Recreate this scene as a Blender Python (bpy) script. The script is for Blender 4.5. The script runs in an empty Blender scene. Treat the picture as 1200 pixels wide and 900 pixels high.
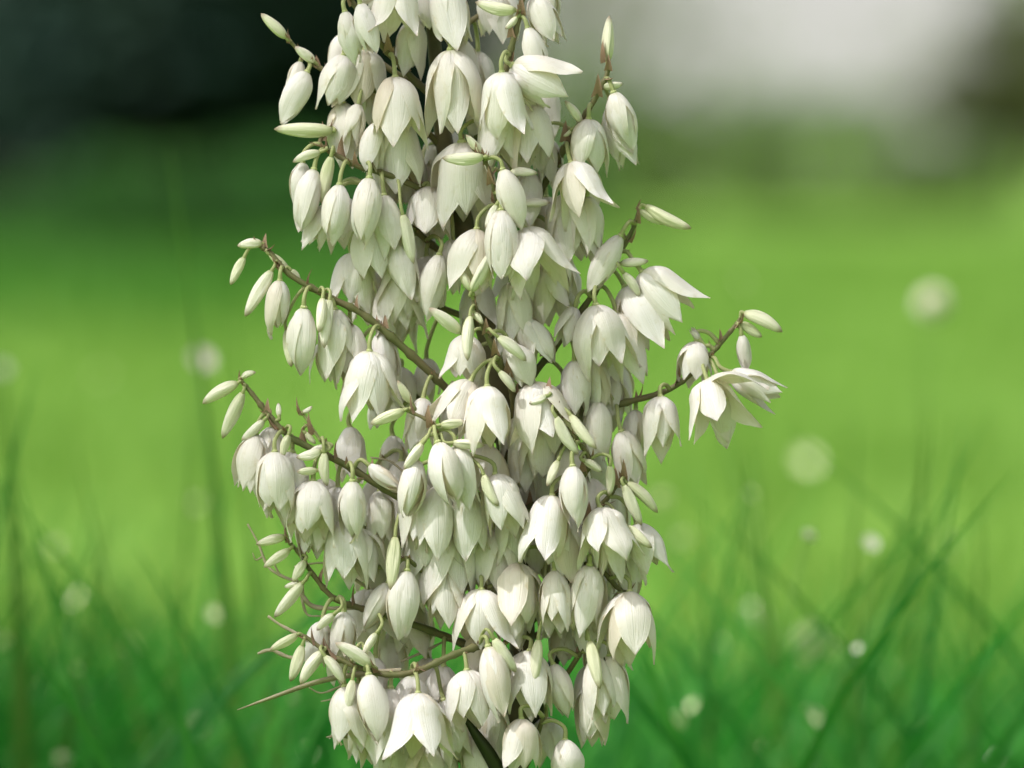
import bpy, math, random
from mathutils import Vector, Matrix
rnd = random.Random(7)
R = math.radians
sc = bpy.context.scene
col = sc.collection

# ------------------------------------------------------------------ camera
K = 0.00012                 # tangent of one photograph pixel (1200 px wide)
HORIZON = 170.0             # photograph row of the horizon
CAM_H = 0.90
PITCH = math.atan((450 - HORIZON) * K)
cam_d = bpy.data.cameras.new('camera')
cam = bpy.data.objects.new('camera', cam_d); col.objects.link(cam)
cam.location = (0, 0, CAM_H)
cam.rotation_euler = (R(90) - PITCH, 0, 0)
cam_d.sensor_width = 36; cam_d.lens = 36 / (1200 * K)      # 250 mm
cam_d.clip_start = 0.1; cam_d.clip_end = 2000
cam_d.dof.use_dof = True
cam_d.dof.focus_distance = 4.94
cam_d.dof.aperture_fstop = 3.7
sc.camera = cam
CF = Vector((0, math.cos(PITCH), -math.sin(PITCH)))
CR = Vector((1, 0, 0))
CU = Vector((0, math.sin(PITCH), math.cos(PITCH)))
CO = Vector((0, 0, CAM_H))
D0 = 5.0
PX = D0 * K                 # metres per photograph pixel at the plant
def P(px, py, depth=0.0):   # photograph pixel -> point at the plant, depth in px towards the camera
    d = D0 - depth * PX
    return CO + d * (CF + (px - 600) * K * CR + (450 - py) * K * CU)
def at(px, py, D):          # photograph pixel -> point D metres out
    return CO + D * (CF + (px - 600) * K * CR + (450 - py) * K * CU)

# ------------------------------------------------------------------ light
SUN_AZ, SUN_EL = R(-125), R(52)    # clockwise from +Y (view direction): from behind the camera's left shoulder
w = bpy.data.worlds.new('World'); sc.world = w; w.use_nodes = True
nt = w.node_tree; nt.nodes.clear()
sky = nt.nodes.new('ShaderNodeTexSky'); sky.sky_type = 'NISHITA'; sky.sun_disc = False
sky.sun_elevation = SUN_EL; sky.sun_rotation = SUN_AZ
sky.air_density = 1.0; sky.dust_density = 6.0; sky.ozone_density = 0.3
hs = nt.nodes.new('ShaderNodeHueSaturation'); hs.inputs['Saturation'].default_value = 0.25
bg = nt.nodes.new('ShaderNodeBackground'); bg.inputs['Strength'].default_value = 0.058
wo = nt.nodes.new('ShaderNodeOutputWorld')
nt.links.new(sky.outputs[0], hs.inputs['Color']); 
# thick pale haze low over the horizon, the same all the way round
tcw = nt.nodes.new('ShaderNodeTexCoord'); sx = nt.nodes.new('ShaderNodeSeparateXYZ'); nt.links.new(tcw.outputs['Generated'], sx.inputs[0])
hz = nt.nodes.new('ShaderNodeMapRange'); hz.interpolation_type = 'SMOOTHSTEP'
hz.inputs['From Min'].default_value = 0.0; hz.inputs['From Max'].default_value = .16; hz.inputs['To Min'].default_value = .85; hz.inputs['To Max'].default_value = 0.0
nt.links.new(sx.outputs['Z'], hz.inputs['Value'])
hm = nt.nodes.new('ShaderNodeMix'); hm.data_type = 'RGBA'; hm.inputs[7].default_value = (4.9, 4.85, 4.55, 1)
nt.links.new(hz.outputs[0], hm.inputs[0]); nt.links.new(hs.outputs[0], hm.inputs[6]); nt.links.new(hm.outputs[2], bg.inputs[0])
nt.links.new(bg.outputs[0], wo.inputs[0])
sun_d = bpy.data.lights.new('sun', 'SUN'); sun_d.energy = 4.6; sun_d.angle = R(1.2); sun_d.color = (1, .97, .95)
sun = bpy.data.objects.new('sun', sun_d); col.objects.link(sun)
SDIR = Vector((math.sin(SUN_AZ) * math.cos(SUN_EL), math.cos(SUN_AZ) * math.cos(SUN_EL), math.sin(SUN_EL)))
sun.rotation_euler = SDIR.to_track_quat('Z', 'Y').to_euler()
sun.location = (0, 0, 30)
vs = sc.view_settings
vs.view_transform = 'Standard'; vs.look = 'None'; vs.gamma = 1; vs.use_curve_mapping = False
vs.exposure = 1.6
sc.cycles.max_bounces = 8; sc.cycles.diffuse_bounces = 5; sc.cycles.transmission_bounces = 4
sc.cycles.caustics_reflective = False; sc.cycles.caustics_refractive = False

# ------------------------------------------------------------------ helpers
def new_mat(name):
    m = bpy.data.materials.new(name); m.use_nodes = True
    t = m.node_tree; t.nodes.clear()
    return m, t, t.nodes.new, t.links.new
def ramp(t, fac, stops):
    n = t.nodes.new('ShaderNodeValToRGB'); e = n.color_ramp.elements
    e[0].position, e[0].color = stops[0][0], (*stops[0][1], 1)
    e[1].position, e[1].color = stops[-1][0], (*stops[-1][1], 1)
    for p, c in stops[1:-1]:
        x = e.new(p); x.color = (*c, 1)
    t.links.new(fac, n.inputs[0]); return n.outputs[0]
def mixc(t, fac, a, b, mode='MIX'):
    n = t.nodes.new('ShaderNodeMix'); n.data_type = 'RGBA'; n.blend_type = mode
    for sock, v in ((n.inputs[0], fac), (n.inputs[6], a), (n.inputs[7], b)):
        if isinstance(v, bpy.types.NodeSocket): t.links.new(v, sock)
        elif isinstance(v, tuple): sock.default_value = (*v, 1)
        else: sock.default_value = v
    return n.outputs[2]
def noise(t, scale, detail=3, vec=None, rough=.55):
    n = t.nodes.new('ShaderNodeTexNoise'); n.inputs['Scale'].default_value = scale
    n.inputs['Detail'].default_value = detail; n.inputs['Roughness'].default_value = rough
    if vec is not None: t.links.new(vec, n.inputs['Vector'])
    return n
def finish(t, colour, rough, trans, trans_col, bump=None, bstr=.2, bdist=.001, spec=.3):
    p = t.nodes.new('ShaderNodeBsdfPrincipled'); o = t.nodes.new('ShaderNodeOutputMaterial')
    p.inputs['Roughness'].default_value = rough; p.inputs['Specular IOR Level'].default_value = spec
    if isinstance(colour, bpy.types.NodeSocket): t.links.new(colour, p.inputs['Base Color'])
    else: p.inputs['Base Color'].default_value = (*colour, 1)
    if bump is not None:
        b = t.nodes.new('ShaderNodeBump'); b.inputs['Strength'].default_value = bstr; b.inputs['Distance'].default_value = bdist
        t.links.new(bump, b.inputs['Height']); t.links.new(b.outputs[0], p.inputs['Normal'])
    if trans > 0:
        tr = t.nodes.new('ShaderNodeBsdfTranslucent'); mx = t.nodes.new('ShaderNodeMixShader')
        mx.inputs[0].default_value = trans
        if isinstance(trans_col, bpy.types.NodeSocket): t.links.new(trans_col, tr.inputs['Color'])
        else: tr.inputs['Color'].default_value = (*trans_col, 1)
        t.links.new(p.outputs[0], mx.inputs[1]); t.links.new(tr.outputs[0], mx.inputs[2]); t.links.new(mx.outputs[0], o.inputs[0])
    else:
        t.links.new(p.outputs[0], o.inputs[0])

def petal_material(name, bud=False):
    m, t, N, L = new_mat(name)
    uv = N('ShaderNodeUVMap'); sep = N('ShaderNodeSeparateXYZ'); L(uv.outputs[0], sep.inputs[0])
    oi = N('ShaderNodeObjectInfo'); tc = N('ShaderNodeTexCoord')
    if bud:
        body = mixc(t, oi.outputs['Random'], (.86, .83, .72), (.70, .71, .48))
        body = ramp_mix(t, sep.outputs[1], body, [(0, .7), (.15, .3), (.4, .0)], (.44, .50, .20))
        tipf = ramp(t, sep.outputs[1], [(.82, (0, 0, 0)), (.98, (.85, .85, .85))])
        body = mixc(t, tipf, body, (.24, .13, .08))
    else:
        body = mixc(t, oi.outputs['Random'], (.88, .865, .86), (.86, .825, .775))
        basef = ramp(t, sep.outputs[1], [(0, (.75, .75, .75)), (.08, (.38, .38, .38)), (.20, (0, 0, 0))])
        body = mixc(t, basef, body, (.58, .65, .32))
        tipf = ramp(t, sep.outputs[1], [(.945, (0, 0, 0)), (1, (.55, .55, .55))])
        body = mixc(t, tipf, body, (.42, .30, .20))
    ob = noise(t, 9, 4, tc.outputs['Object'])
    spot = ramp(t, ob.outputs[0], [(.56, (0, 0, 0)), (.76, (.38, .38, .38))])
    body = mixc(t, spot, body, (.62, .56, .38))
    if not bud:      # a few older tepals have turned tan, and edges brown a little
        old = ramp(t, oi.outputs['Random'], [(.90, (0, 0, 0)), (.96, (.42, .42, .42))])
        body = mixc(t, old, body, (.56, .45, .28))
        ed = N('ShaderNodeMath'); ed.operation = 'SUBTRACT'; L(sep.outputs[0], ed.inputs[0]); ed.inputs[1].default_value = .5
        ea = N('ShaderNodeMath'); ea.operation = 'ABSOLUTE'; L(ed.outputs[0], ea.inputs[0])
        en = N('ShaderNodeMath'); en.operation = 'MULTIPLY'; L(ea.outputs[0], en.inputs[0]); L(ob.outputs[0], en.inputs[1])
        ef = ramp(t, en.outputs[0], [(.25, (0, 0, 0)), (.33, (.5, .5, .5))])
        body = mixc(t, ef, body, (.60, .48, .28))
    # veins run the length of the tepal
    mp = N('ShaderNodeMapping'); mp.inputs['Scale'].default_value = (26, 1.6, 1); L(uv.outputs[0], mp.inputs[0])
    vn = noise(t, 1.0, 2, mp.outputs[0])
    veinf = ramp(t, vn.outputs[0], [(.35, (.0, .0, .0)), (.7, (.26, .26, .26))])
    body = mixc(t, veinf, body, (.66, .64, .46))
    finish(t, body, .40, .26 if not bud else .12, (.82, .69, .47), vn.outputs[0], .6, .0014, .5)
    return m
def ramp_mix(t, fac, a, stops, b):
    f = ramp(t, fac, [(p, (v, v, v)) for p, v in stops])
    return mixc(t, f, a, b)
M_PETAL = petal_material('petal_cream')
M_BUD = petal_material('bud_green_cream', True)

def simple(name, c1, c2, scale, rough=.6, trans=0, tcol=(0, 0, 0), bump=0.3, rand=None, bdist=.001):
    m, t, N, L = new_mat(name)
    tc = N('ShaderNodeTexCoord'); n = noise(t, scale, 5, tc.outputs['Object'])
    f = ramp(t, n.outputs[0], [(.32, (0, 0, 0)), (.68, (1, 1, 1))])
    c = mixc(t, f, c1, c2)
    if rand:
        oi = N('ShaderNodeObjectInfo'); c = mixc(t, oi.outputs['Random'], c, mixc(t, .5, c, rand))
    finish(t, c, rough, trans, tcol, n.outputs[0], bump, bdist)
    return m
M_STEM = simple('stem_olive_brown', (.075, .075, .030), (.15, .12, .065), 40, .6)
M_BRANCH = simple('branch_green_brown', (.11, .13, .042), (.16, .13, .065), 60, .6)
M_PED = simple('pedicel_green', (.30, .34, .13), (.40, .42, .20), 80, .55, .1, (.3, .4, .1))
M_RECEP = simple('receptacle_green', (.40, .46, .18), (.52, .54, .28), 30, .5, .1, (.4, .5, .1))
M_PISTIL = simple('pistil_pale', (.62, .62, .36), (.70, .68, .48), 10, .5)
M_BRACT = simple('bract_dry_pink', (.22, .11, .085), (.42, .31, .21), 30, .7, .15, (.4, .25, .15))
M_DRY = simple('dry_twig_grey', (.30, .26, .17), (.45, .40, .28), 50, .8)
M_LEAF = simple('yucca_leaf_dark', (.022, .032, .012), (.040, .055, .018), 12, .5, .1, (.05, .09, .02))

class MB:
    def __init__(s): s.v = []; s.f = []; s.uv = []
    def quadstrip(s, rows, closed=False, uvr=None):
        base = len(s.v); n = len(rows[0])
        for r in rows: s.v.extend(r)
        for i in range(len(rows) - 1):
            for j in range(n if closed else n - 1):
                k = (j + 1) % n
                s.f.append((base + i*n + j, base + i*n + k, base + (i+1)*n + k, base + (i+1)*n + j))
    def tube(s, pts, rad, sides=7, cap=True):
        pts = [Vector(p) for p in pts]; rows = []
        up = Vector((.31, .83, .46))
        t0 = (pts[1] - pts[0]).normalized()
        n = (up - up.dot(t0) * t0).normalized()
        for i, p in enumerate(pts):
            a = pts[max(i-1, 0)]; b = pts[min(i+1, len(pts)-1)]
            t = (b - a).normalized()
            n = (n - n.dot(t) * t).normalized(); bb = t.cross(n)
            r = rad[i] if isinstance(rad, (list, tuple)) else rad
            rows.append([p + r * (math.cos(2*math.pi*k/sides) * n + math.sin(2*math.pi*k/sides) * bb) for k in range(sides)])
        base = len(s.v)
        s.quadstrip(rows, True)
        if cap:
            s.f.append(tuple(base + k for k in reversed(range(sides))))
            s.f.append(tuple(base + (len(rows)-1)*sides + k for k in range(sides)))
    def mesh(s, name, mat, smooth=True):
        me = bpy.data.meshes.new(name); me.from_pydata([tuple(v) for v in s.v], [], s.f)
        if isinstance(mat, (list, tuple)):
            for x in mat: me.materials.append(x)
        else: me.materials.append(mat)
        if smooth: me.polygons.foreach_set('use_smooth', [True] * len(me.polygons))
        me.update(); return me
def link(name, me, parent=None):
    o = bpy.data.objects.new(name, me); col.objects.link(o)
    if parent: o.parent = parent
    return o
def tag(o, label=None, cat=None, group=None, kind=None):
    if label: o['label'] = label
    if cat: o['category'] = cat
    if group: o['group'] = group
    if kind: o['kind'] = kind
    return o
def crom(pts, n):           # Catmull-Rom through pts, n samples
    pts = [Vector(p) for p in pts]
    q = [2*pts[0] - pts[1]] + pts + [2*pts[-1] - pts[-2]]
    out = []
    for i in range(n):
        x = i / (n - 1) * (len(pts) - 1); k = min(int(x), len(pts) - 2); u = x - k
        a, b, c, d = q[k], q[k+1], q[k+2], q[k+3]
        out.append(.5 * ((2*b) + (c - a)*u + (2*a - 5*b + 4*c - d)*u*u + (3*b - a - 3*c + d)*u**3))
    return out

# ------------------------------------------------------------------ the setting: ground
def ground():
    m, t, N, L = new_mat('lawn')
    tc = N('ShaderNodeTexCoord')
    n1 = noise(t, .9, 4, tc.outputs['Object']); n2 = noise(t, 14, 4, tc.outputs['Object'])
    c = mixc(t, ramp(t, n1.outputs[0], [(.35, (0, 0, 0)), (.65, (1, 1, 1))]), (.066, .158, .020), (.112, .198, .028))
    c = mixc(t, ramp(t, n2.outputs[0], [(.3, (.5, .5, .5)), (.7, (0, 0, 0))]), c, (.05, .08, .015))
    finish(t, c, .85, 0, (0, 0, 0), n2.outputs[0], .5, .02, .1)
    b = MB(); rows = []
    ys = [-40, -10, 0, 3, 5, 8, 12, 18, 26, 36, 48, 62, 80, 110, 160, 240, 400, 700, 1200]
    xs = [-700, -300, -120, -60, -30, -15, -8, -4, -2, 0, 2, 4, 8, 15, 30, 60, 120, 300, 700]
    for y in ys: rows.append([Vector((x, y, 0)) for x in xs])
    b.quadstrip(rows)
    tag(link('ground', b.mesh('ground', m)), kind='structure')
ground()

# ------------------------------------------------------------------ grass
def grass_mat(name, c1, c2, tr, tfac, spec=.2):
    m, t, N, L = new_mat(name)
    g = N('ShaderNodeNewGeometry')
    c = mixc(t, g.outputs['Random Per Island'], c1, c2)
    finish(t, c, .6, tfac, tr, None, spec=spec)
    return m
M_G1 = grass_mat('meadow_blades', (.006, .075, .012), (.048, .205, .024), (.035, .36, .03), .46)
M_G2 = grass_mat('lawn_blades', (.070, .155, .020), (.112, .195, .028), (.16, .37, .03), .42)
M_G3 = grass_mat('shade_tone_blades', (.022, .090, .008), (.045, .130, .012), (.06, .22, .015), .36)
def X(px, D): return (px - 600) * K * D
def blade(b, x, y, h, wd, lean, la, face, seg=4, z0=0.0):
    dx, dy = math.cos(la), math.sin(la); fx, fy = math.cos(face), math.sin(face)
    rows = []
    for i in range(seg + 1):
        u = i / seg; k = lean * u * u
        c = Vector((x + dx*k, y + dy*k, z0 + h * (u - .18 * (lean / h) * u * u)))
        ww = wd * (1 - u ** 1.8) * .5 + .0002
        rows.append([c - Vector((fx, fy, 0)) * ww, c + Vector((fx, fy, 0)) * ww])
    b.quadstrip(rows)
def grass():
    r = random.Random(3)
    b = MB()
    for i in range(8500):
        D = 6.0 + 5.0 * r.random() ** 1.4
        x = (r.random() * 2 - 1) * (.085 * D + .35)
        clump = .5 + .5 * math.sin(x * 5.1 + 1.7 * math.sin(D * 2.3)) * math.sin(D * 2.9 + x * 2)
        if r.random() > .25 + .9 * clump: continue
        h = (.19 + .34 * r.random() * (.4 + clump)) * (1.0 if D < 7.2 else max(.35, 1.0 - (D - 7.2) * .20))
        blade(b, x, D, h, .005 + .010 * r.random() ** 2, h * r.uniform(.1, 1.0), r.choice((0, 3.14)) + r.uniform(-.7, .7), r.uniform(-.6, .6))
    for i in range(330):                      # broader blades standing out of the sward
        D = 5.6 + 1.5 * r.random(); x = (r.random() * 2 - 1) * (.075 * D + .15)
        h = (.40 if D < 6.4 else .28) + .34 * r.random() ** 1.5
        blade(b, x, D, h, .007 + .009 * r.random(), h * r.uniform(.08, .62), r.choice((0, 3.14)) + r.uniform(-.6, .6), r.uniform(-.5, .5), 7)
    tag(link('meadow_grass', b.mesh('meadow_grass', M_G1)), 'long green meadow grass growing behind the flower stalk', 'grass', kind='stuff')
    b = MB()
    for i in range(24000):
        D = 8 + 62 * r.random() ** 1.7
        x = (r.random() * 2 - 1) * (.085 * D + .6)
        blade(b, x, D, r.uniform(.04, .10) * (1 + .9 * max(0, math.sin(x * 3.1 + 2 * math.sin(D * .9)))), .006 + .0007 * D * r.random(), .05 * r.random(), r.uniform(0, 6.28), r.uniform(-.6, .6), 2)
    tag(link('lawn_grass', b.mesh('lawn_grass', M_G2)), 'short sunlit yellow green lawn stretching to the trees', 'grass', kind='stuff')
    b = MB()  # deeper green blades put the tree shade into the lawn's colour
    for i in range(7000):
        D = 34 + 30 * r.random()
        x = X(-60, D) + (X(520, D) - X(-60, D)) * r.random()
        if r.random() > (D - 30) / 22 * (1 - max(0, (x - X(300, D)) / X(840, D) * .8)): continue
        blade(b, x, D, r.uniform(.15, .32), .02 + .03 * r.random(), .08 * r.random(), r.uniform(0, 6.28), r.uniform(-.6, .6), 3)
    tag(link('shade_tone_grass', b.mesh('shade_tone_grass', M_G3)), 'grass coloured darker to stand in for shade in front of the dark trees', 'grass', kind='stuff')
grass()

# ------------------------------------------------------------------ trees and shrubs behind
M_BARK = simple('bark', (.05, .04, .03), (.10, .08, .06), 8, .9, bdist=.02)
def leaf_mat(name, c1, c2, tr, tf=.3):
    return grass_mat(name, c1, c2, tr, tf, .06)
M_DARKLEAF = leaf_mat('leaves_dark', (.010, .024, .020), (.020, .038, .026), (.02, .05, .03), .15)
M_MIDLEAF = leaf_mat('leaves_mid', (.035, .070, .016), (.065, .105, .025), (.10, .18, .03))
M_PALELEAF = leaf_mat('leaves_pale', (.065, .095, .040), (.10, .125, .060), (.15, .22, .06))
M_FERN = leaf_mat('leaves_deep_green', (.012, .045, .010), (.025, .070, .014), (.03, .12, .015), .3)
M_BROWNLEAF = leaf_mat('leaves_brown', (.034, .046, .012), (.050, .062, .018), (.06, .09, .02), .2)
def tree(name, label, cat, x, y, h, rx, rz, zc, n, leaf, mat, trunk_r, seed, group=None, hollow=.2, nl=14):
    r = random.Random(seed)
    e = bpy.data.objects.new(name, None); col.objects.link(e); e.location = (x, y, 0)
    tag(e, label, cat, group)
    b = MB()
    tp = crom([(0, 0, 0), (r.uniform(-.1, .1) * h * .3, 0, h * .35), (r.uniform(-.1, .1) * h * .3, 0, h * .7), (0, 0, h * .92)], 8)
    b.tube(tp, [trunk_r * (1 - .8 * i / 7) for i in range(8)], 8)
    for k in range(9):
        s = tp[2 + k % 5]; a = k * 2.4
        q = Vector((math.cos(a) * rx * .7, math.sin(a) * rx * .7, s.z + rz * .35))
        b.tube([s, s.lerp(q, .5) + Vector((0, 0, -.02 * h)), q], [trunk_r * .4, trunk_r * .25, trunk_r * .08], 5)
    link('trunk', b.mesh('trunk', M_BARK), e)
    lobes = []
    for k in range(nl):
        a = r.uniform(0, 6.28); zz = r.uniform(-.8, .85); q = math.sqrt(1 - zz*zz) * r.uniform(.35, .85)
        lobes.append((Vector((math.cos(a) * q * rx, math.sin(a) * q * rx, zc + zz * rz)), r.uniform(.34, .55)))
    b = MB()
    for i in range(n):
        c, s = lobes[r.randrange(nl)]
        d = Vector((r.gauss(0, 1), r.gauss(0, 1), r.gauss(0, 1))).normalized() * (hollow + (1 - hollow) * r.random() ** .5)
        p = c + Vector((d.x * rx * s, d.y * rx * s, d.z * rz * s))
        if p.z < .05: p.z = .05 + r.random() * .2
        u = Vector((r.gauss(0, 1), r.gauss(0, 1), r.gauss(0, 1))).normalized(); v = u.orthogonal().normalized()
        l = leaf * r.uniform(.6, 1.3)
        k = len(b.v); b.v.extend([p - u*l, p - v*l*.5, p + u*l, p + v*l*.5]); b.f.append((k, k+1, k+2, k+3))
    link('crown', b.mesh('crown', mat), e)
    return e
def X(px, D): return (px - 600) * K * D
# dark mass at the left
tree('evergreen_tree', 'large near-black evergreen tree filling the far left edge of the lawn', 'tree', X(60, 66), 66, 7.5, 3.0, 3.9, 3.7, 16000, .22, M_DARKLEAF, .22, 11)
tree('evergreen_tree', 'dark evergreen tree behind the upper left flowers, beside the near-black one', 'tree', X(390, 70), 70, 7.0, 2.0, 3.5, 3.7, 11000, .20, M_DARKLEAF, .2, 12)
tree('airy_tree', 'grey green tree with thin foliage behind the top of the flower stalk', 'tree', X(610, 115), 115, 9, 2.8, 4.0, 4.8, 1150, .2, M_PALELEAF, .18, 13)
tree('airy_tree', 'pale hazy tree beside the bright gap of sky', 'tree', X(735, 130), 130, 8, 2.1, 3.2, 4.4, 420, .2, M_PALELEAF, .16, 14)
tree('shrub', 'brown green shrub at the right end of the lawn', 'shrub', X(1185, 72), 72, 2.2, 1.0, .75, 1.55, 3000, .09, M_BROWNLEAF, .05, 15)
tree('airy_tree', 'blue grey tree rising above the brown green shrub', 'tree', X(1230, 140), 140, 8, 2.0, 3.2, 4.6, 700, .2, M_PALELEAF, .16, 19)
tree('far_tree', 'small distant pale tree low against the bright gap of sky', 'tree', X(850, 170), 170, 4.6, 2.4, 2.2, 2.2, 420, .12, M_PALELEAF, .06, 21)
tree('far_tree', 'small distant pale tree between the bright sky and the brown green shrub', 'tree', X(1050, 175), 175, 4.4, 2.4, 2.0, 2.0, 380, .12, M_PALELEAF, .06, 22)
k = 0
for px, D, h, rx, mat, lab in (
        (640, 88, 1.6, 1.7, M_MIDLEAF, 'low green shrub at the foot of the thin grey green tree'),
        (800, 86, 1.35, 1.5, M_MIDLEAF, 'low green shrub at the foot of the pale hazy tree'),
        (940, 90, 1.5, 1.6, M_MIDLEAF, 'low green shrub below the bright gap of sky'),
        (1075, 86, 1.3, 1.5, M_MIDLEAF, 'low green shrub beside the brown green shrub'),
        (90, 50, .75, 1.5, M_FERN, 'low dark green bush, standing in for shaded lawn, at the foot of the near-black evergreen tree'),  # dark bushes added where the lawn edge lies in tree shade
        (330, 52, .80, 1.5, M_FERN, 'low dark green bush, standing in for shaded lawn, behind the tip of the upper left branch'),
        (520, 54, .70, 1.3, M_FERN, 'low dark green bush, standing in for shaded lawn, behind the upper half of the flower stalk')):
    tree('low_shrub', lab, 'shrub', X(px, D), D, h, rx, h * .55, h * .5, 2200, .08, mat, .04, 30 + k, 'low shrubs along the far edge of the lawn'); k += 1
# unseen tree added between sun and flower stalk to cut the sunlight
c = P(580, 480) + SDIR * 8.0
tree('added_shade_tree', 'made-up leafy tree out of frame, added to half shade the flower stalk', 'tree', c.x, c.y, c.z + 1.2, 1.5, 1.4, c.z, 6200, .04, M_MIDLEAF, .10, 41, hollow=.0, nl=50)
c = Vector((-1.2, 7.2, .2)) + SDIR * 9.5  # second unseen crown, added to throw patchy shade on the near grass
tree('added_shade_tree', 'made-up thin-leaved tree out of frame, added to dapple the meadow with shade', 'tree', c.x, c.y, c.z + 1.4, 1.5, 1.2, c.z, 4600, .11, M_MIDLEAF, .12, 43, hollow=.0, nl=9)

# ------------------------------------------------------------------ blurred stalks and flower heads in the meadow
M_STALK = simple('grass_stalk', (.055, .155, .018), (.085, .190, .028), 6, .5, .35, (.08, .28, .02))
M_WHITE = simple('meadow_flower_white', (.76, .76, .66), (.80, .78, .72), 30, .6, .3, (.8, .8, .6))
M_CREAM = simple('meadow_flower_cream', (.70, .73, .46), (.76, .76, .56), 30, .6, .35, (.75, .8, .45))
M_PINK = simple('meadow_flower_pink', (.70, .58, .60), (.80, .72, .70), 30, .6, .3, (.8, .6, .6))
def wblade(b, base, tip, wd, bow):
    base, tip = Vector(base), Vector(tip); d = tip - base
    side = Vector((d.z, 0, -d.x)).normalized()
    rows = []
    for i in range(11):
        u = i / 10; c = base + d * u + side * bow * math.sin(math.pi * u)
        ww = wd * .5 * (1 - u ** 2.2) * (.75 + .5 * math.sin(math.pi * min(u * 1.3, 1))) + .0004
        n = Vector((math.cos(.5 * u), math.sin(.5 * u), 0))
        rows.append([c - n * ww, c + Vector((0, -ww * .35, 0)), c + n * ww])
    b.quadstrip(rows)
def ground_hit(px, D): return Vector((X(px, D), D, 0))
STALKS = [  # tip px, base px at ground, distance, width, bow, label
 ((198, 172), 285, 6.2, .015, .02, 'tallest thin grass stalk, its tip reaching up against the dark trees'),
 ((84, 503), 345, 6.3, 0.01, -.02, 'slanting grass blade leaning left across the other stalks'),
 ((229, 470), 110, 6.4, 0.01, .015, 'grass blade crossing the slanting blade low down'),
 ((262, 300), 300, 6.9, 0.010, .02, 'faint upright stalk beside the tallest thin grass stalk'),
 ((4, 415), 20, 6.1, 0.021, .01, 'broad upright blade at the end of the meadow by the dark trees'),
 ((1118, 486), 860, 6.4, 0.007, -.03, 'thin grass stem arching far over to the right'),
 ((1086, 440), 940, 6.7, 0.016, .03, 'broad grass blade behind the arching thin stem'),
 ((1004, 478), 985, 6.6, 0.011, .0, 'short upright blade left of the broad leaning blade'),
 ((872, 470), 945, 6.5, 0.01, .01, 'upright blade just right of the lowest white star flower'),
 ((800, 300), 930, 6.7, 0.010, .03, 'faint bowed stem below the upper right buds'),
 ((822, 560), 850, 6.3, 0.011, .0, 'blade standing close to the right side of the flower stalk'),
 ((1150, 560), 1060, 6.5, 0.014, .02, 'blade leaning right beyond the white seed head'),
 ((290, 640), 400, 6.1, 0.014, .0, 'dark blade behind the dry twigs'),
 ((130, 600), 50, 6.3, 0.014, -.02, 'blade between the broad blade and the crossing pair')]
for tip, bx, D, wd, bow, lab in STALKS:
    b = MB(); wblade(b, ground_hit(bx, D), at(tip[0], tip[1], D), wd, bow)
    tag(link('grass_blade', b.mesh('grass_blade', M_STALK)), lab, 'grass blade', 'tall grass blades in the meadow')
def head_mesh(kind):
    r = random.Random(5); b = MB()
    if kind == 'clock':                      # round seed head: many fine rays
        for i in range(320):
            z = 1 - 2 * (i + .5) / 320; a = i * 2.39996; q = math.sqrt(1 - z*z)
            d = Vector((q * math.cos(a), q * math.sin(a), z)); o = d.orthogonal().normalized(); p = d.cross(o)
            for o1, p1 in ((o, p), (p, -o)):
                k = len(b.v); b.v.extend([d * .15, d * 1.0 + o1 * .12, d * 1.04, d * 1.0 - o1 * .12]); b.f.append((k, k+1, k+2, k+3))
        rows = [[Vector((.8 * math.cos(f) * math.cos(k * .524), .8 * math.cos(f) * math.sin(k * .524), .8 * math.sin(f))) for k in range(12)] for f in [-1.5 + .5 * q for q in range(7)]]
        b.quadstrip(rows, True)
    else:                                    # small daisy-like head: two rings of petals and a domed centre
        for ring, (n, l, up) in enumerate(((13, 1.0, .18), (11, .8, .4))):
            for i in range(n):
                a = 2 * math.pi * (i + .5 * ring) / n + r.uniform(-.08, .08)
                d = Vector((math.cos(a), math.sin(a), 0)); s = Vector((-d.y, d.x, 0))
                rows = [[d * (.12 + l * .88 * u) + Vector((0, 0, up * u * u)) + s * (k * .17 * math.sin(math.pi * (.12 + .8 * u)) ** .6) for k in (-1, 0, 1)] for u in (0, .4, .75, 1)]
                b.quadstrip(rows)
        rows = [[Vector((.26 * math.cos(f) * math.cos(k * .785), .26 * math.cos(f) * math.sin(k * .785), .05 + .2 * math.sin(f))) for k in range(8)] for f in (0, .6, 1.2)]
        b.quadstrip(rows, True)
    return b
HM = {}
def meadow_flower(name, px, py, D, rad, kind, mat, label, cat, group, tilt=0):
    c = at(px, py, D)
    if c.z < .03: c.z = .03
    e = bpy.data.objects.new(name, None); col.objects.link(e); e.location = (c.x, c.y, 0)
    tag(e, label, cat, group)
    key = (kind, mat.name)
    if key not in HM: HM[key] = head_mesh(kind).mesh('flower_head', mat)
    h = link('flower_head', HM[key], e); h.location = (0, 0, c.z); h.scale = (rad,) * 3
    h.rotation_euler = (R(55) if kind != 'clock' else 0, 0, tilt)
    b = MB(); lx = rnd.uniform(-.16, .16); b.tube(crom([(lx, .06, 0), (lx * .55, .02, c.z * .5), (0, .004, c.z)], 6), .0008, 6)
    link('stem', b.mesh('stem', M_STALK), e)
meadow_flower('seed_head', 1092, 355, 8.0, .016, 'clock', M_WHITE, 'round white fluffy seed head on a tall thin stem', 'seed head', None)
meadow_flower('meadow_flower', 236, 422, 7.0, .013, 'daisy', M_PINK, 'small pinkish white flower on a stem beside the left branch buds', 'flower', None, .5)
meadow_flower('meadow_flower', 2, 433, 7.2, .009, 'daisy', M_WHITE, 'tiny white flower by the broad upright blade', 'flower', None)
GM = 'small white flowers scattered in the meadow grass'
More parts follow.
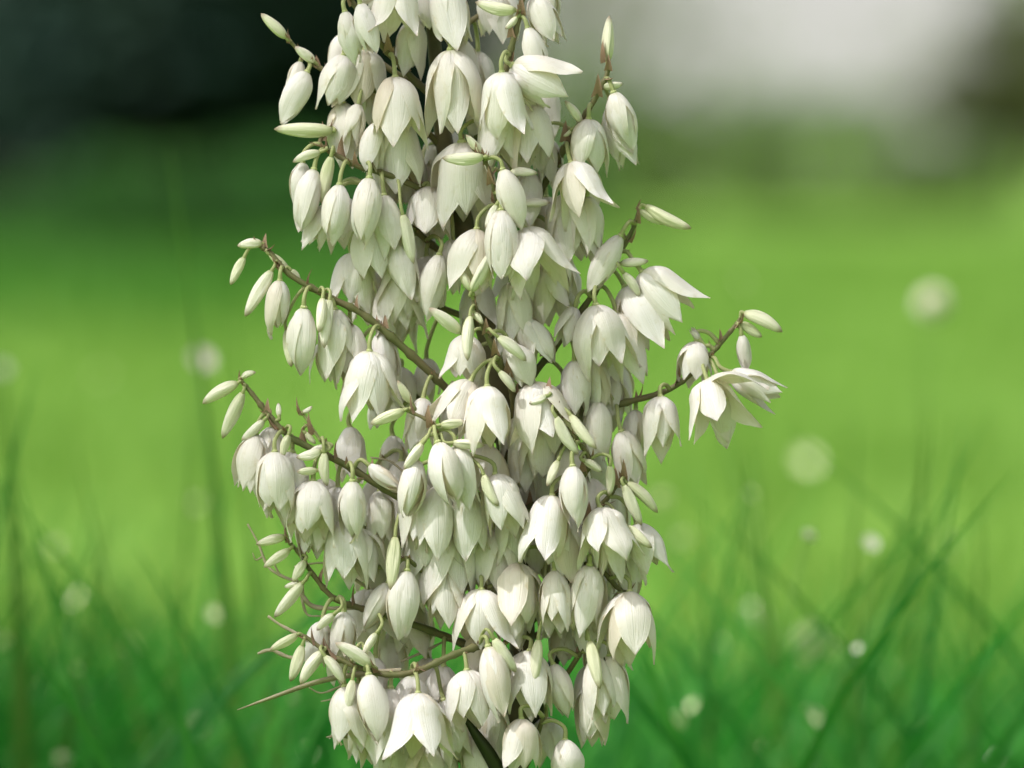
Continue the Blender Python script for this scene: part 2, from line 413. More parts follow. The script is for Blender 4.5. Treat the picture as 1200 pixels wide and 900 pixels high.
DOTS = [(945, 540, 9.2, 14), (885, 727, 6.9, 19), (953, 758, 7.3, 24), (948, 628, 5.85, 6), (1020, 637, 6.1, 8), (1170, 888, 6.3, 9),
 (868, 330, 8.2, 9), (1005, 760, 5.9, 4), (232, 850, 6.5, 8), (275, 857, 6.4, 7), (260, 822, 6.3, 6), (250, 720, 6.5, 7), (92, 702, 6.8, 10),
 (150, 760, 7.0, 9), (32, 890, 6.4, 8), (72, 890, 6.3, 7), (360, 882, 6.4, 8), (340, 817, 6.3, 6), (2, 752, 6.6, 6), (90, 785, 6.3, 5), (30, 800, 7.0, 8),
 (792, 847, 6.4, 8), (812, 827, 6.3, 6), (845, 755, 6.8, 7), (950, 840, 6.3, 9), (895, 880, 6.6, 7), (957, 890, 6.5, 6), (1080, 862, 6.9, 11),
 (775, 585, 7.0, 9), (880, 580, 6.6, 6), (800, 632, 7.2, 8), (1110, 640, 8.0, 8), (65, 640, 7.2, 7), (1040, 790, 7.2, 9), (120, 440, 10, 8), (230, 590, 7.6, 7)]
DOT_LABEL = {(945, 540): 'large pale blurred white flower right of the white star flower', (885, 727): 'bright round blurred flower, smaller of the two large discs in dark grass',
 (953, 758): 'large round blurred flower low in the dark grass, below its smaller twin', (948, 628): 'tiny crisp white flower, one of two sharp dots side by side, the smaller',
 (1020, 637): 'small crisp white flower, one of two sharp dots side by side, the larger', (868, 330): 'faint pale flower above the outermost right-hand bud', (1005, 760): 'tiny lilac white dot of a flower beside the largest low disc'}
for px, py, D, mm in DOTS:
    meadow_flower('meadow_flower', px, py, D, mm / 1000, 'daisy', M_WHITE if (px, py) in ((948, 628), (1020, 637), (1005, 760), (1170, 888)) else M_CREAM, DOT_LABEL.get((px, py), 'small white flower dotted low in the blurred meadow grass'), 'flower', GM, rnd.uniform(0, 6))

# ------------------------------------------------------------------ the yucca
ROOT = bpy.data.objects.new('yucca_flower_stalk', None); col.objects.link(ROOT)
STEM_PX = [(470, -160, 0), (492, -80, 0), (503, 0, 0), (512, 80, 0), (521, 170, 0), (540, 250, 0), (560, 340, -4), (585, 440, -4), (598, 540, -4), (608, 640, -4), (612, 750, -4), (606, 850, -4), (600, 920, 0)]
stem_pts = [P(*q) for q in STEM_PX]
ROOT.location = (stem_pts[-1].x + .01, stem_pts[-1].y, 0)
tag(ROOT, 'tall stalk crowded with creamy white bell-shaped flowers and pale buds', 'flower stalk')
RI = Matrix.Translation(-ROOT.location)
def loc(p): return Vector(p) - ROOT.location
full = stem_pts + [Vector((ROOT.location.x, stem_pts[-1].y, .2)), ROOT.location.copy()]
sp = crom(full, 70)
b = MB(); b.tube([loc(p) for p in sp], [.0022 + .0068 * min(1, (i / 69) * 2.2) for i in range(70)], 10)
link('stem', b.mesh('stem', M_STEM), ROOT)
NODES = []                  # (point, tangent) samples along every stem and branch
def add_nodes(pts):
    for i in range(len(pts)):
        NODES.append((pts[i], (pts[min(i+1, len(pts)-1)] - pts[max(i-1, 0)]).normalized()))
fine = crom(full[:13], 130); add_nodes(fine)
def bract_mesh():
    b = MB(); rows = []
    for i in range(6):
        u = i / 5; ww = .30 * (1 - u) ** .7 * (1 - .2 * u); bend = .35 * u * u
        rows.append([Vector((-ww, bend - ww * .6, u)), Vector((0, bend, u)), Vector((ww, bend - ww * .6, u))])
    b.quadstrip(rows); return b.mesh('bract', M_BRACT)
BRACT = bract_mesh()
def add_bract(p, d, s):
    o = link('bract', BRACT, ROOT); o.location = loc(p); o.scale = (s,) * 3
    o.rotation_mode = 'QUATERNION'; o.rotation_quaternion = d.to_track_quat('Z', 'Y') 
def branch(px_pts, r0, r1, mat=None, nodes=True):
    pts = crom([P(*q) for q in px_pts], 9 * len(px_pts))
    n = len(pts); b = MB()
    rad = []
    for i in range(n):
        u = i / (n - 1); r_ = r0 + (r1 - r0) * u
        rad.append(r_ * .86 * (1 + .38 * max(0, math.sin(i * 1.15)) ** 6) * rnd.uniform(.93, 1.07))
    b.tube([loc(p) for p in pts], rad, 8)
    link('branch', b.mesh('branch', mat or M_BRANCH), ROOT)
    if nodes:
        add_nodes(pts)
        for i in range(4, n, 7):
            t = (pts[i] - pts[i-1]).normalized()
            side = Vector((rnd.uniform(-1, 1), rnd.uniform(-1, .3), rnd.uniform(.2, 1))).normalized()
            if rnd.random() < .75: add_bract(pts[i] + side * rad[i] * .8, (t * .9 + side * .8).normalized(), rnd.uniform(.008, .016))
    return pts
BR = [  # photograph pixels with depth towards the camera
 ([(545, 480, 5), (520, 452, 40), (470, 405, 60), (425, 368, 66), (385, 348, 68), (340, 322, 66), (318, 298, 60), (303, 287, 56)], .0036, .0018),
 ([(590, 640, 0), (530, 612, 50), (468, 583, 74), (405, 545, 84), (345, 515, 84), (318, 490, 80), (296, 462, 76), (284, 448, 74)], .0036, .0016),
 ([(516, 170, 0), (490, 145, 14), (460, 118, 20), (420, 96, 20), (385, 84, 20), (362, 72, 22), (338, 46, 24)], .0030, .0014),
 ([(513, 120, 0), (478, 86, 20), (445, 50, 40), (425, 20, 50), (412, 0, 55), (400, -30, 55)], .0030, .0018),
 ([(600, 330, -5), (625, 245, 20), (655, 185, 36), (680, 145, 44), (703, 105, 48), (712, 85, 48), (713, 70, 48)], .0034, .0016),
 ([(596, 470, -5), (640, 420, 10), (690, 352, 26), (718, 310, 32), (740, 272, 34), (749, 246, 34)], .0034, .0014),
 ([(610, 560, -5), (670, 500, 10), (720, 476, 24), (785, 456, 36), (828, 420, 40), (858, 386, 40), (868, 373, 40)], .0032, .0015),
 ([(592, 520, 0), (602, 470, 60), (588, 430, 96), (570, 392, 108), (558, 362, 112), (553, 342, 112)], .0032, .0015),
 ([(530, 200, 0), (572, 140, 40), (590, 90, 70), (602, 45, 78), (611, 8, 78), (612, -20, 78)], .0032, .0018),
 ([(555, 320, 0), (586, 262, 70), (580, 225, 104), (570, 192, 112), (552, 172, 112)], .0026, .0012),
 ([(612, 790, 0), (590, 762, 50), (565, 757, 84), (530, 768, 100), (492, 785, 106), (459, 791, 108), (425, 784, 106), (394, 771, 100), (377, 760, 96), (359, 747, 92), (348, 742, 90)], .0034, .0014),
 ([(606, 780, 0), (520, 745, 30), (455, 722, 46), (420, 712, 54), (390, 700, 60), (366, 672, 62), (350, 648, 62), (334, 630, 60)], .0034, .0013),
 ([(604, 600, 0), (650, 580, 60), (690, 548, 90), (680, 520, 100), (662, 500, 104), (650, 480, 104), (641, 464, 100)], .0026, .0012),
 ([(600, 620, 0), (540, 560, 70), (513, 508, 118), (500, 492, 122), (474, 480, 120)], .0026, .0012),
 ([(608, 680, 0), (660, 640, 50), (705, 592, 80), (722, 570, 84), (733, 560, 84)], .0028, .0014),
 ([(612, 740, 0), (650, 700, 50), (690, 660, 70), (725, 690, 60), (738, 694, 56)], .0028, .0014),
 ([(540, 250, 0), (500, 225, 30), (455, 205, 60), (420, 195, 64), (395, 182, 60), (375, 168, 52), (385, 150, 44)], .0030, .0014),
 ([(560, 330, 0), (510, 290, 10), (478, 262, 16), (450, 235, 20), (425, 215, 34)], .0030, .0018),
 ([(450, -90, 0), (470, -60, 40), (500, -30, 50), (530, -35, 50)], .003, .002),
]
for pts, r0, r1 in BR: branch(pts, r0, r1)
# small knobbly twig on the left branch, dry twigs and spear-shaped dry leaf
branch([(384, 527, 84), (370, 508, 88), (360, 492, 88), (354, 484, 88)], .0014, .0011, M_PED)
def dry(name, px_pts, r0, r1, mat=M_DRY):
    pts = crom([P(*q) for q in px_pts], 5 * len(px_pts)); b = MB()
    rr = [(r0 + (r1 - r0) * i / (len(pts)-1)) * rnd.uniform(.8, 1.25) for i in range(len(pts))]
    b.tube([loc(p) for p in pts], rr, 6); link(name, b.mesh(name, mat), ROOT)
dry('dry_twig', [(420, 712, 52), (372, 712, 50), (356, 700, 50), (352, 684, 48), (332, 676, 46), (314, 664, 44), (304, 640, 40), (298, 628, 38), (290, 614, 36)], .0016, .0006)
dry('dry_twig', [(328, 674, 46), (322, 660, 48), (330, 648, 50)], .0008, .0004)
dry('dry_twig', [(308, 652, 42), (300, 656, 44), (296, 648, 46)], .0007, .0004)
dry('dry_twig', [(404, 802, 60), (378, 812, 56), (362, 806, 54)], .0009, .0004)
dry('dry_twig', [(410, 806, 60), (392, 818, 58), (376, 822, 56)], .0009, .0004)
dry('dry_twig', [(480, 560, 60), (458, 541, 60), (434, 536, 58)], .0009, .0005)
dry('dry_twig', [(352, 684, 48), (354, 702, 50), (360, 720, 52), (376, 722, 52)], .0013, .0005)
dry('dry_twig', [(394, 771, 90), (350, 744, 70), (328, 732, 66), (314, 722, 64)], .0014, .0008)
dry('dry_twig', [(400, 775, 60), (343, 771, 40), (318, 762, 36), (302, 766, 34)], .0016, .0009, M_DRY)
dry('dry_twig', [(470, 775, 30), (500, 762, 20), (535, 744, 14)], .0010, .0008)
dry('dry_twig', [(432, 690, 30), (405, 672, 30), (380, 660, 28), (345, 664, 26)], .0012, .0006)
def strap(name, px_pts, wd, mat, tw=.4):
    pts = crom([P(*q) for q in px_pts], 14); rows = []
    for i, p in enumerate(pts):
        u = i / 13; t = (pts[min(i+1, 13)] - pts[max(i-1, 0)]).normalized()
        s = t.cross(CF).normalized(); s = (s * math.cos(tw) + CF * math.sin(tw)).normalized()
        ww = wd * .5 * (1 - u ** 3) + .0003
        rows.append([loc(p + s * ww), loc(p - CF * ww * .5), loc(p - s * ww), loc(p + CF * ww * .5)])
    b = MB(); b.quadstrip(rows, True); link(name, b.mesh(name, mat), ROOT)
strap('dry_leaf', [(470, 786, 70), (420, 790, 66), (372, 799, 60), (320, 817, 54), (278, 832, 50)], .0040, M_DRY)
strap('dry_leaf', [(430, 870, 40), (404, 862, 40), (382, 864, 36)], .004, M_DRY)
strap('leaf', [(600, 940, 60), (578, 892, 74), (560, 864, 80), (541, 836, 84)], .010, M_LEAF, .2)
strap('leaf', [(716, 835, 70), (711, 800, 74), (708, 770, 74)], .0045, M_LEAF, .2)
strap('leaf', [(600, 930, -30), (640, 800, -40), (660, 752, -44)], .012, M_LEAF, .5)
# leaf rosette at the foot (below the frame)
for i in range(16):
    a = i * 2.4; l = rnd.uniform(.40, .55); el = rnd.uniform(.25, .55); q = ROOT.location
    pts = [q + Vector((math.cos(a) * l * u * (1 - .2 * u), math.sin(a) * l * u, .01 + l * el * u * (1.6 - u))) for u in [j / 9 for j in range(10)]]
    rows = []
    for j, p in enumerate(pts):
        s = Vector((-math.sin(a), math.cos(a), 0)) * (.018 * (1 - (j / 9) ** 2.5) + .0005)
        rows.append([loc(p - s), loc(p + Vector((0, 0, -.006))), loc(p + s)])
    b = MB(); b.quadstrip(rows); link('leaf', b.mesh('leaf', M_LEAF), ROOT)

# ---------------- tepals
PROF = {
 'c': [(.012, 0), (.11, -.055), (.205, -.24), (.235, -.50), (.17, -.78), (.03, -1.0)],
 'h': [(.012, 0), (.13, -.050), (.245, -.22), (.285, -.48), (.25, -.77), (.15, -1.0)],
 'b': [(.012, 0), (.16, -.040), (.310, -.19), (.385, -.45), (.38, -.75), (.30, -1.0)],
 'o': [(.012, 0), (.18, -.030), (.350, -.17), (.455, -.43), (.51, -.73), (.56, -1.0)],
 'w': [(.012, 0), (.20, -.010), (.430, -.10), (.660, -.26), (.86, -.48), (1.0, -.74)]}
HW = {'c': .27, 'h': .29, 'b': .325, 'o': .315, 'w': .30}
WTAB = [.09, .40, .68, .88, .98, 1.0, .95, .83, .62, .30, .0]
WS = [v.x for v in crom([(x, 0, 0) for x in WTAB], 101)]
def wprof(t): return max(0, WS[min(100, int(round(t * 100)))])
def petal_mesh(kind, inner, var):
    r = random.Random(hash((ord(kind), inner, var)) & 0xffff)
    NT, NU = 19, 8
    pr = [Vector((x * (.90 if inner else 1.0) * r.uniform(.94, 1.06), 0, z * (1.03 if inner else 1) * r.uniform(.98, 1.02))) for x, z in PROF[kind]]
    cl = crom(pr, NT)
    hw = HW[kind] * r.uniform(.92, 1.08) * (1.06 if inner else .94)
    ph, ph2 = r.uniform(0, 6.28), r.uniform(0, 6.28)
    fold = r.uniform(.008, .035); tw = r.uniform(-.22, .22); flick = r.uniform(-.05, .17) if kind != 'c' else r.uniform(-.01, .02)
    b = MB(); rows = []; uvs = []
    for i in range(NT):
        t = i / (NT - 1); c = cl[i]
        wdt = hw * wprof(t)
        wdt = max(wdt, .004)
        a_, d_ = cl[max(i-1, 0)], cl[min(i+1, NT-1)]
        tg = (d_ - a_).normalized(); nrm = Vector((-tg.z, 0, tg.x))     # outward normal of the midline
        if nrm.x < 0 and t > .1: nrm = -nrm
        rc = max(c.x * (1.04 if kind in 'ch' else .92 if kind == 'b' else .72), .13) * (1.0 if t < .7 else 1.0 + (t - .7) * .8)
        row = []
        for j in range(NU + 1):
            u = -1 + 2 * j / NU
            phi = max(-1.45, min(1.45, u * wdt / rc))
            inw = rc * (1 - math.cos(phi)); lat = rc * math.sin(phi)
            ridge = fold * math.exp(-(u / .20) ** 2) * math.sin(math.pi * min(1, t * 1.05))
            wav = .034 * u * abs(u) * math.sin(6.5 * t + ph + u) * t + .010 * math.sin(9 * t + ph2 + 2 * u) * t
            fl = flick * max(0, (t - .7) / .3) ** 2
            p = c + nrm * (-inw + wav + fl - ridge) + Vector((0, lat, 0))
            an = tw * t; x, y = p.x, p.y
            row.append(Vector((x * math.cos(an) - y * math.sin(an), x * math.sin(an) + y * math.cos(an), p.z)))
            uvs.append((j / NU, t))
        rows.append(row)
    b.quadstrip(rows); me = b.mesh('petal', M_PETAL)
    ul = me.uv_layers.new(name='UVMap')
    for lp in me.loops: ul.data[lp.index].uv = uvs[lp.vertex_index]
    return me
PM = {(k, i, v): petal_mesh(k, i, v) for k in PROF for i in (0, 1) for v in range(8)}
def bud_mesh(var):
    r = random.Random(90 + var); b = MB(); NT, NS = 14, 30; rows = []; uvs = []
    bend = r.uniform(-.06, .06); lob = r.uniform(.16, .22)
    for i in range(NT):
        t = i / (NT - 1)
        rr = .142 * (max(t, .02) ** .42) * (max(1 - t, 0) ** .62) * 1.85 + .006
        row = []
        for j in range(NS):
            th = 2 * math.pi * j / NS
            saw = ((3 * th / (2 * math.pi) + .25 * t) % 1.0)
            k = 1 + lob * (1 - 2 * saw) * (1 if saw > .12 else saw / .12) * math.sin(math.pi * min(1, t + .15))
            row.append(Vector((rr * k * math.cos(th) + bend * math.sin(math.pi * t), rr * k * math.sin(th), -t)))
            uvs.append((j / NS, t))
        rows.append(row)
    b.quadstrip(rows, True); k = len(b.v) - NS
    b.f.append(tuple(k + j for j in range(NS))); b.f.append(tuple(reversed(range(NS))))
    me = b.mesh('bud', M_BUD); ul = me.uv_layers.new(name='UVMap')
    for lp in me.loops: ul.data[lp.index].uv = uvs[lp.vertex_index]
    return me
BM = [bud_mesh(v) for v in range(5)]
def recep_mesh():
    b = MB(); b.tube([(0, 0, .035), (0, 0, .02), (0, 0, -.005), (0, 0, -.04)], [.030, .050, .060, .03], 10)
    me = b.mesh('flower', M_RECEP); return me
RECEP = recep_mesh()
def pistil_mesh():
    b = MB(); b.tube([(0, 0, -.03), (0, 0, -.15), (0, 0, -.38), (0, 0, -.50), (0, 0, -.56)], [.05, .085, .075, .05, .055], 9)
    return b.mesh('pistil', M_PISTIL)
PISTIL = pistil_mesh()
def stamen_mesh():
    b = MB(); b.tube([(.06, 0, -.03), (.13, 0, -.16), (.17, 0, -.30), (.24, 0, -.38)], [.022, .024, .026, .034], 7)
    return b.mesh('stamen', M_PISTIL)
STAMEN = stamen_mesh()

# ---------------- catalogue: kind, top x y, tip x y, depth towards the camera (all in photograph pixels)
# u = bud; c closed, h half open, b bell, o open, w wide open
CAT = '''
u 335 44 306 16 26|u 368 72 346 55 24|c 360 84 331 143 30|h 352 72 340 118 14|u 389 153 321 151 50|c 404 13 416 75 72|c 422 4 438 61 80
h 403 64 388 127 36|b 428 58 424 132 16|b 463 90 469 166 66|h 440 144 432 206 60|h 420 122 411 168 44|h 402 120 406 188 30|b 462 140 470 226 36
o 468 -28 462 44 60|h 484 22 474 84 22|h 520 -22 536 58 44|h 540 44 546 108 34|h 528 58 534 152 70|u 604 12 557 2 82|u 606 20 592 34 82
h 624 -4 652 54 66|c 618 32 634 92 84|o 588 84 592 160 112|o 600 76 664 116 92|b 617 122 630 200 60|b 588 120 588 200 60|u 712 71 714 18 48
u 706 101 730 98 48|c 719 108 741 176 52|h 716 122 737 192 30|b 690 139 690 206 66|u 681 143 662 118 60|u 670 152 660 160 60|u 566 184 518 185 122
u 566 181 546 158 112|b 541 166 546 266 60|c 355 190 349 242 56|c 368 198 353 270 72|u 388 184 377 240 82|u 375 178 343 190 70|c 398 216 390 286 94
c 433 208 428 290 96|h 450 228 459 300 74|u 472 252 484 311 82|h 384 240 364 294 56|b 430 258 440 334 60|c 462 276 480 350 62|o 412 296 420 366 34
b 502 219 506 282 34|c 515 298 500 372 66|b 462 322 468 396 30|h 475 300 470 380 40|c 589 198 609 270 116|u 598 202 630 203 90|u 612 239 645 237 70
c 587 246 591 324 120|u 582 240 569 268 118|b 559 268 549 340 96|u 553 341 539 313 118|u 553 341 577 293 120|o 613 267 640 346 98|o 669 190 688 256 70
b 662 226 672 304 40|h 688 230 696 296 46|h 648 280 660 350 40|b 640 310 648 380 36|h 600 330 606 400 60|c 727 276 692 338 52|u 727 309 760 306 46
u 757 242 810 268 36|u 750 247 778 263 34|u 731 276 729 268 34|u 731 320 750 348 60|o 752 318 800 378 44|b 732 336 772 408 28|b 698 357 708 438 76
h 674 360 662 404 56|h 722 366 744 444 40|b 816 400 812 452 44|h 820 398 810 385 44|u 872 367 917 389 42|u 868 379 893 395 40|c 869 392 876 438 44
w 829 446 850 512 78 .5|h 856 436 914 464 56|c 842 452 852 520 60|h 774 464 776 532 56|h 728 505 746 572 50|h 700 440 690 500 30|u 540 389 503 361 116|u 551 371 548 423 124
u 556 366 566 380 116|b 545 392 545 452 66|u 584 395 617 423 122|u 585 435 604 460 122|h 596 402 620 456 90|h 606 366 636 426 66|c 622 376 648 424 70
o 552 446 520 506 96|b 571 452 572 528 124|o 624 448 638 526 86|u 640 464 620 473 112|u 652 489 678 533 122|u 669 487 699 526 112|h 673 422 675 484 56
h 694 418 706 480 34|b 433 411 430 490 88|u 473 481 434 497 124|u 482 472 466 446 100|h 496 466 482 528 60|c 513 518 536 592 140|h 534 521 551 594 126
u 495 520 473 550 132|u 517 498 545 494 128|u 531 519 568 522 134|c 488 538 478 606 118|h 513 570 507 650 92|h 546 574 554 650 88|b 580 555 598 626 112
u 567 557 584 593 130|b 647 580 638 658 108|c 671 546 676 620 122|h 660 600 666 680 70|u 463 630 458 692 90|c 477 668 467 746 92|b 530 620 526 704 50
b 500 600 500 680 50|b 580 620 582 700 50|b 564 690 562 760 78|b 606 660 613 746 66|h 650 668 652 740 86|u 671 682 672 740 80|h 691 662 688 740 92
o 703 595 718 660 106|h 706 610 715 684 76|u 715 546 714 581 100|u 731 569 752 616 96|u 735 566 771 601 88|u 735 617 764 642 96|h 746 613 770 672 72
b 738 693 742 772 84|u 654 540 641 570 110|u 685 540 706 553 104|h 640 470 650 540 50|h 612 480 616 556 40|b 568 520 575 590 56|h 660 520 680 590 50
u 278 449 237 473 76|u 284 461 260 514 78|u 283 443 300 436 74|u 309 493 283 516 86|h 300 509 292 572 80|h 318 500 318 560 66|b 322 529 322 604 104
h 342 530 334 614 76|u 338 510 331 536 104|u 354 484 366 476 90|u 327 488 326 472 82|u 358 507 370 520 84|u 384 524 362 530 96|u 376 529 347 536 110|u 371 551 348 553 108
u 380 531 383 570 112|b 367 563 362 634 104|c 413 563 412 638 112|c 432 545 468 574 96|h 445 575 446 640 60|h 396 570 396 630 74|b 405 606 404 686 80
h 424 620 432 678 70|u 334 629 300 638 64|u 339 644 309 665 66|u 357 657 343 682 70|u 354 684 321 724 70|u 350 683 333 688 66|c 455 683 425 742 74
u 391 720 371 739 90|h 403 716 401 774 80|h 378 728 370 776 70|u 441 742 425 768 104|u 435 779 393 753 116|u 348 744 316 762 92|u 354 757 340 799 94
u 379 763 352 802 104|u 381 769 403 801 116|u 428 762 440 786 98|h 404 804 412 874 98|u 413 797 407 835 118|c 432 790 442 866 124|h 440 806 438 896 88
h 458 806 456 890 84|h 482 792 478 850 80|o 490 812 492 892 122|b 547 785 554 856 102|c 572 757 590 840 110|u 579 749 605 788 116|b 621 762 622 838 76
u 631 750 626 802 96|c 648 778 664 836 66|u 691 752 703 807 92|h 698 770 708 842 70|h 698 796 695 874 56|h 714 768 720 842 66|h 717 730 731 786 60
b 611 842 612 908 104|h 662 866 664 930 80|h 520 820 540 890 66|h 575 820 580 890 40|h 500 870 500 930 70|h 640 690 644 750 50|h 690 700 688 770 50
u 286 302 270 334 60|u 307 285 278 288 58|u 318 318 287 371 70|c 328 328 324 392 78|u 316 298 340 318 60|c 356 360 352 438 86|u 378 350 374 390 92|u 386 352 380 408 90
h 392 362 398 432 72|h 410 380 412 450 56|u 336 388 342 430 60|h 446 388 452 440 50|u 340 316 352 330 62
o 445 -24 428 8 40|h 560 100 560 170 20|h 500 -30 505 40 10|h 640 160 648 220 30|b 670 620 672 670 40
'''
# flowers on the far side of the stalk, seen between the near ones
BACK = '''
b 450 180 452 250 -20|h 490 250 492 320 -20|b 430 310 432 380 -30|h 470 340 472 410 -30|b 520 150 522 215 -40|b 560 210 562 280 -30|h 600 160 604 230 -20
b 640 230 642 300 -20|b 610 290 612 360 -30|b 560 330 560 390 -10|h 660 300 664 366 -30|h 690 400 694 470 -20|h 720 420 722 490 -30|b 580 400 584 460 -20
b 470 430 466 490 -20|h 500 420 498 470 -30|b 520 530 520 600 0|h 560 590 560 660 -10|b 620 540 622 600 -10|b 650 560 652 630 -20|h 690 520 694 590 -20|h 720 570 722 640 -20
b 480 590 480 660 -20|h 440 640 444 710 -10|b 540 640 542 700 -10|b 590 650 592 720 -20|b 640 620 642 690 -20|h 680 650 682 720 -20|h 710 670 712 740 -20
h 460 740 458 800 -10|h 500 770 500 840 0|b 540 820 540 890 0|b 460 850 462 920 0|h 600 790 600 850 -30|h 700 740 704 810 -10|h 420 820 424 880 10|b 640 840 642 900 -20
b 430 690 428 760 10|b 480 700 482 770 0|h 450 600 452 670 20|b 500 640 500 710 10|h 540 690 540 720 -10|h 470 540 468 610 10|h 440 560 440 630 0|b 380 560 382 620 40|h 350 560 350 610 40|b 420 800 420 870 40|h 520 780 520 850 40|b 590 570 592 640 20|b 620 600 622 670 20|h 560 480 562 540 20|h 530 460 530 520 0|h 600 480 602 550 0|b 660 450 662 510 0|h 720 440 716 500 10|h 745 480 744 540 20|b 440 220 440 290 0|b 400 230 402 290 10|h 480 170 480 240 -10|b 600 210 602 270 20|h 400 740 402 800 40|h 440 770 438 830 50|
h 560 420 556 470 40|h 600 360 600 420 40|b 500 300 500 360 20|h 530 280 528 340 40|h 620 200 622 260 40|h 520 210 516 270 20|h 610 510 612 580 40|h 630 500 632 560 60|h 700 470 698 540 50|h 540 600 542 670 50|h 600 590 602 660 60|h 480 640 484 710 50|h 520 660 520 730 60|h 600 700 602 760 60|h 560 740 560 800 50|h 490 560 488 640 70|h 360 600 362 650 60|h 380 590 380 650 70|h 460 510 462 570 -20|h 440 470 440 500 -20|h 410 500 414 560 20|h 380 400 384 450 40|h 420 420 424 480 40|h 450 400 452 470 30|h 690 560 692 630 50|h 730 640 734 700 40|h 660 720 662 780 10|h 690 780 690 840 20|h 520 870 520 930 40|h 560 860 562 930 40|h 420 840 420 890 60|
h 400 40 396 100 -10|h 440 90 442 150 -10|h 560 60 562 120 -30|h 640 100 644 160 -10|h 500 190 500 250 -30|b 580 -20 582 50 -20|h 640 -20 644 30 0
'''
entries = []
for src in (CAT, BACK):
    for tok in src.replace('\n', '|').split('|'):
        q = tok.split()
        if q: entries.append((q[0], *[float(x) for x in q[1:]]))
GAPS = [(508, 398, 14), (438, 512, 16), (522, 724, 14), (640, 440, 6), (670, 760, 12), (660, 815, 10), (690, 320, 8)]

class Item: pass
items = []
for k, tx, ty, bx, by, dp, *sp_ in entries:
    it = Item(); it.k = k; it.T = P(tx, ty, dp); B = P(bx, by, dp)
    ax = B - it.T; L = ax.length
    tilt = rnd.uniform(-.10, .22) if k != 'u' else rnd.uniform(-.25, .35)     # swing towards the camera
    if sp_: tilt = sp_[0]
    ax = (ax.normalized() - CF * tilt).normalized()
    it.ax = ax; it.L = L * math.sqrt(1 + tilt * tilt); it.px = (tx, ty, dp)
    items.append(it)
def nearest(it):
    tgt = it.T - it.ax * min(it.L * .22, .012); best = None
    for p, t in NODES:
        d = (p - tgt).length + max(0, tgt.z - p.z) * .35
        if best is None or d < best[0]: best = (d, p, t)
    return best
LIM = .034
todo = [it for it in items if nearest(it)[0] > LIM]
while todo:                                       # side branches for flowers that no drawn branch reaches
    a = max(todo, key=lambda it: sum(1 for o in todo if (o.T - it.T).length < .045))
    grp = [o for o in todo if (o.T - a.T).length < .045]
    cx = sum(o.px[0] for o in grp) / len(grp); cy = sum(o.px[1] for o in grp) / len(grp); cd = sum(o.px[2] for o in grp) / len(grp)
    e = P(cx, cy - 14, cd - 8)
    sb = min(fine, key=lambda p: abs((p - P(cx, cy + 70, 0)).z))
    mid = sb.lerp(e, .55) + Vector((0, 0, -.008))
    pts = crom([sb, mid, e], 16); bb = MB(); bb.tube([loc(p) for p in pts], [.0026 - .0010 * i / 15 for i in range(16)], 8)
    link('branch', bb.mesh('branch', M_BRANCH), ROOT); add_nodes(pts)
    todo = [it for it in todo if it not in grp and nearest(it)[0] > LIM]

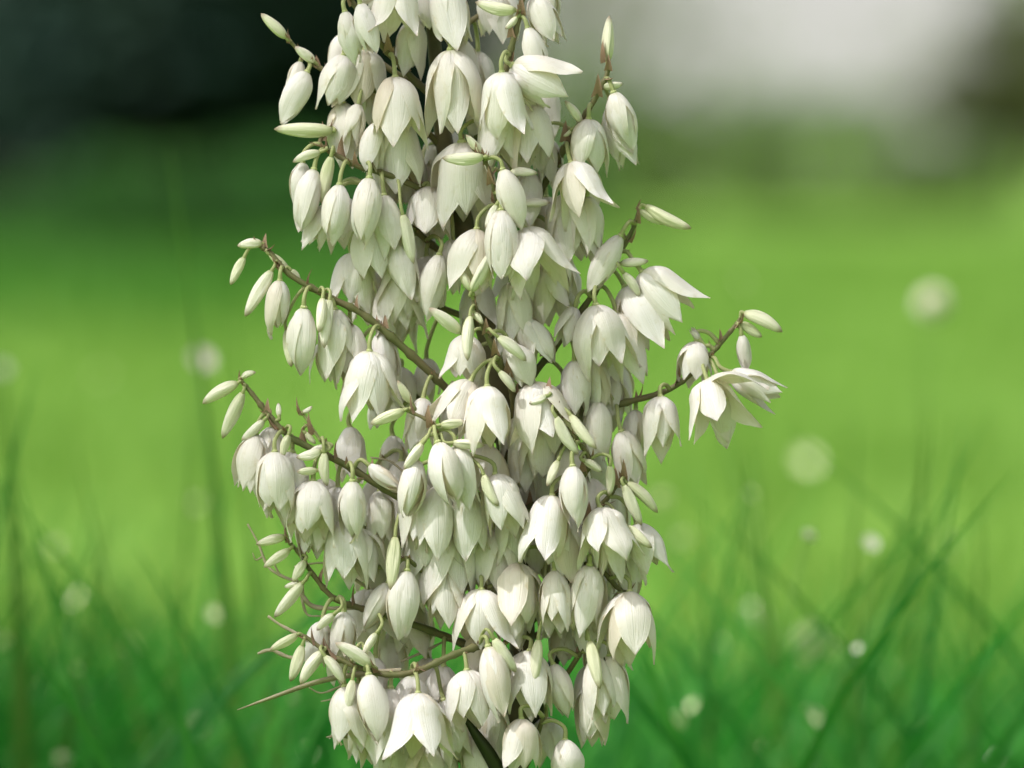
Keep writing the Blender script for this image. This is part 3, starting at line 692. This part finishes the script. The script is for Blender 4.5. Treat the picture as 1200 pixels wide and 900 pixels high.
def frame(ax, roll):
    z = -ax; x = z.orthogonal().normalized(); y = z.cross(x)
    m = Matrix((x, y, z)).transposed()
    return m @ Matrix.Rotation(roll, 3, 'Z')
for it in items:
    d, A, tg = nearest(it)
    roll = rnd.uniform(0, 6.28)
    m = frame(it.ax, roll).to_4x4(); m.translation = loc(it.T)
    S = it.L * (1.0 if it.k == 'u' else .99)
    fat = rnd.uniform(.86, 1.05)
    mw = m @ Matrix.Diagonal((S * fat, S * fat, S, 1))
    if it.k == 'u':
        if S > .030: mw = m @ Matrix.Diagonal((S * .95, S * .95, S, 1))
        elif S < .018: mw = m @ Matrix.Diagonal((S * 1.45, S * 1.45, S, 1))
        else: mw = m @ Matrix.Diagonal((S * 1.15, S * 1.15, S, 1))
        o = link('bud', rnd.choice(BM), ROOT)
    else:
        o = link('flower', RECEP, ROOT)
    o.matrix_local = mw
    inv = mw.inverted()
    # pedicel from the branch to the flower
    T = loc(it.T); A_ = loc(A)
    up = T - it.ax * min(.008, .35 * (T - A_).length + .0008)
    mid = A_.lerp(up, .5) + Vector((0, 0, min(.004, .2 * (up - A_).length)))
    pts = crom([A_, mid, up, T + it.ax * .001], 12)
    bb = MB(); r0 = .0013 if it.k == 'u' else .0016
    bb.tube([inv @ p for p in pts], 1, 6)
    # true radius in world units: rebuild ring offsets in plant space, then bring them into the flower's space
    bb = MB(); bb.tube(pts, [r0 * (1.15 - .25 * math.sin(math.pi * i / 11)) for i in range(12)], 7); bb.v = [inv @ v for v in bb.v]
    link('pedicel', bb.mesh('pedicel', M_PED), o)
    for _ in range(rnd.choice((0, 1, 1, 2))):
        sd = (pts[2] - pts[0]).normalized(); add_bract(A, (sd + Vector((rnd.uniform(-.5, .5), rnd.uniform(-.6, .2), rnd.uniform(-.3, .6)))).normalized(), rnd.uniform(.004, .009))
    if it.k == 'u': continue
    if it.k in 'ow':
        link('pistil', PISTIL, o)
        for s in range(6):
            q = link('stamen', STAMEN, o); q.rotation_euler = (0, 0, s * math.pi / 3)
    spin = rnd.uniform(0, 6.28)
    for i in range(6):
        inner = i % 2
        kk = it.k
        x = rnd.random()
        if kk == 'b' and x < .16: kk = 'o'
        elif kk == 'h' and x < .10: kk = 'b'
        elif kk == 'o' and x < .05: kk = 'w'
        elif kk == 'o' and x > .75: kk = 'b'
        elif kk == 'w' and x < .4: kk = 'o'
        q = link('petal', PM[(kk, inner, rnd.randrange(8))], o)
        q.rotation_euler = (0, rnd.uniform(-.10, .07), spin + i * math.pi / 3 + rnd.uniform(-.16, .16))
        s = rnd.uniform(.84, 1.08); q.scale = (s, s * rnd.uniform(.92, 1.06), s)
print('items', len(items), 'objects', len(bpy.data.objects))
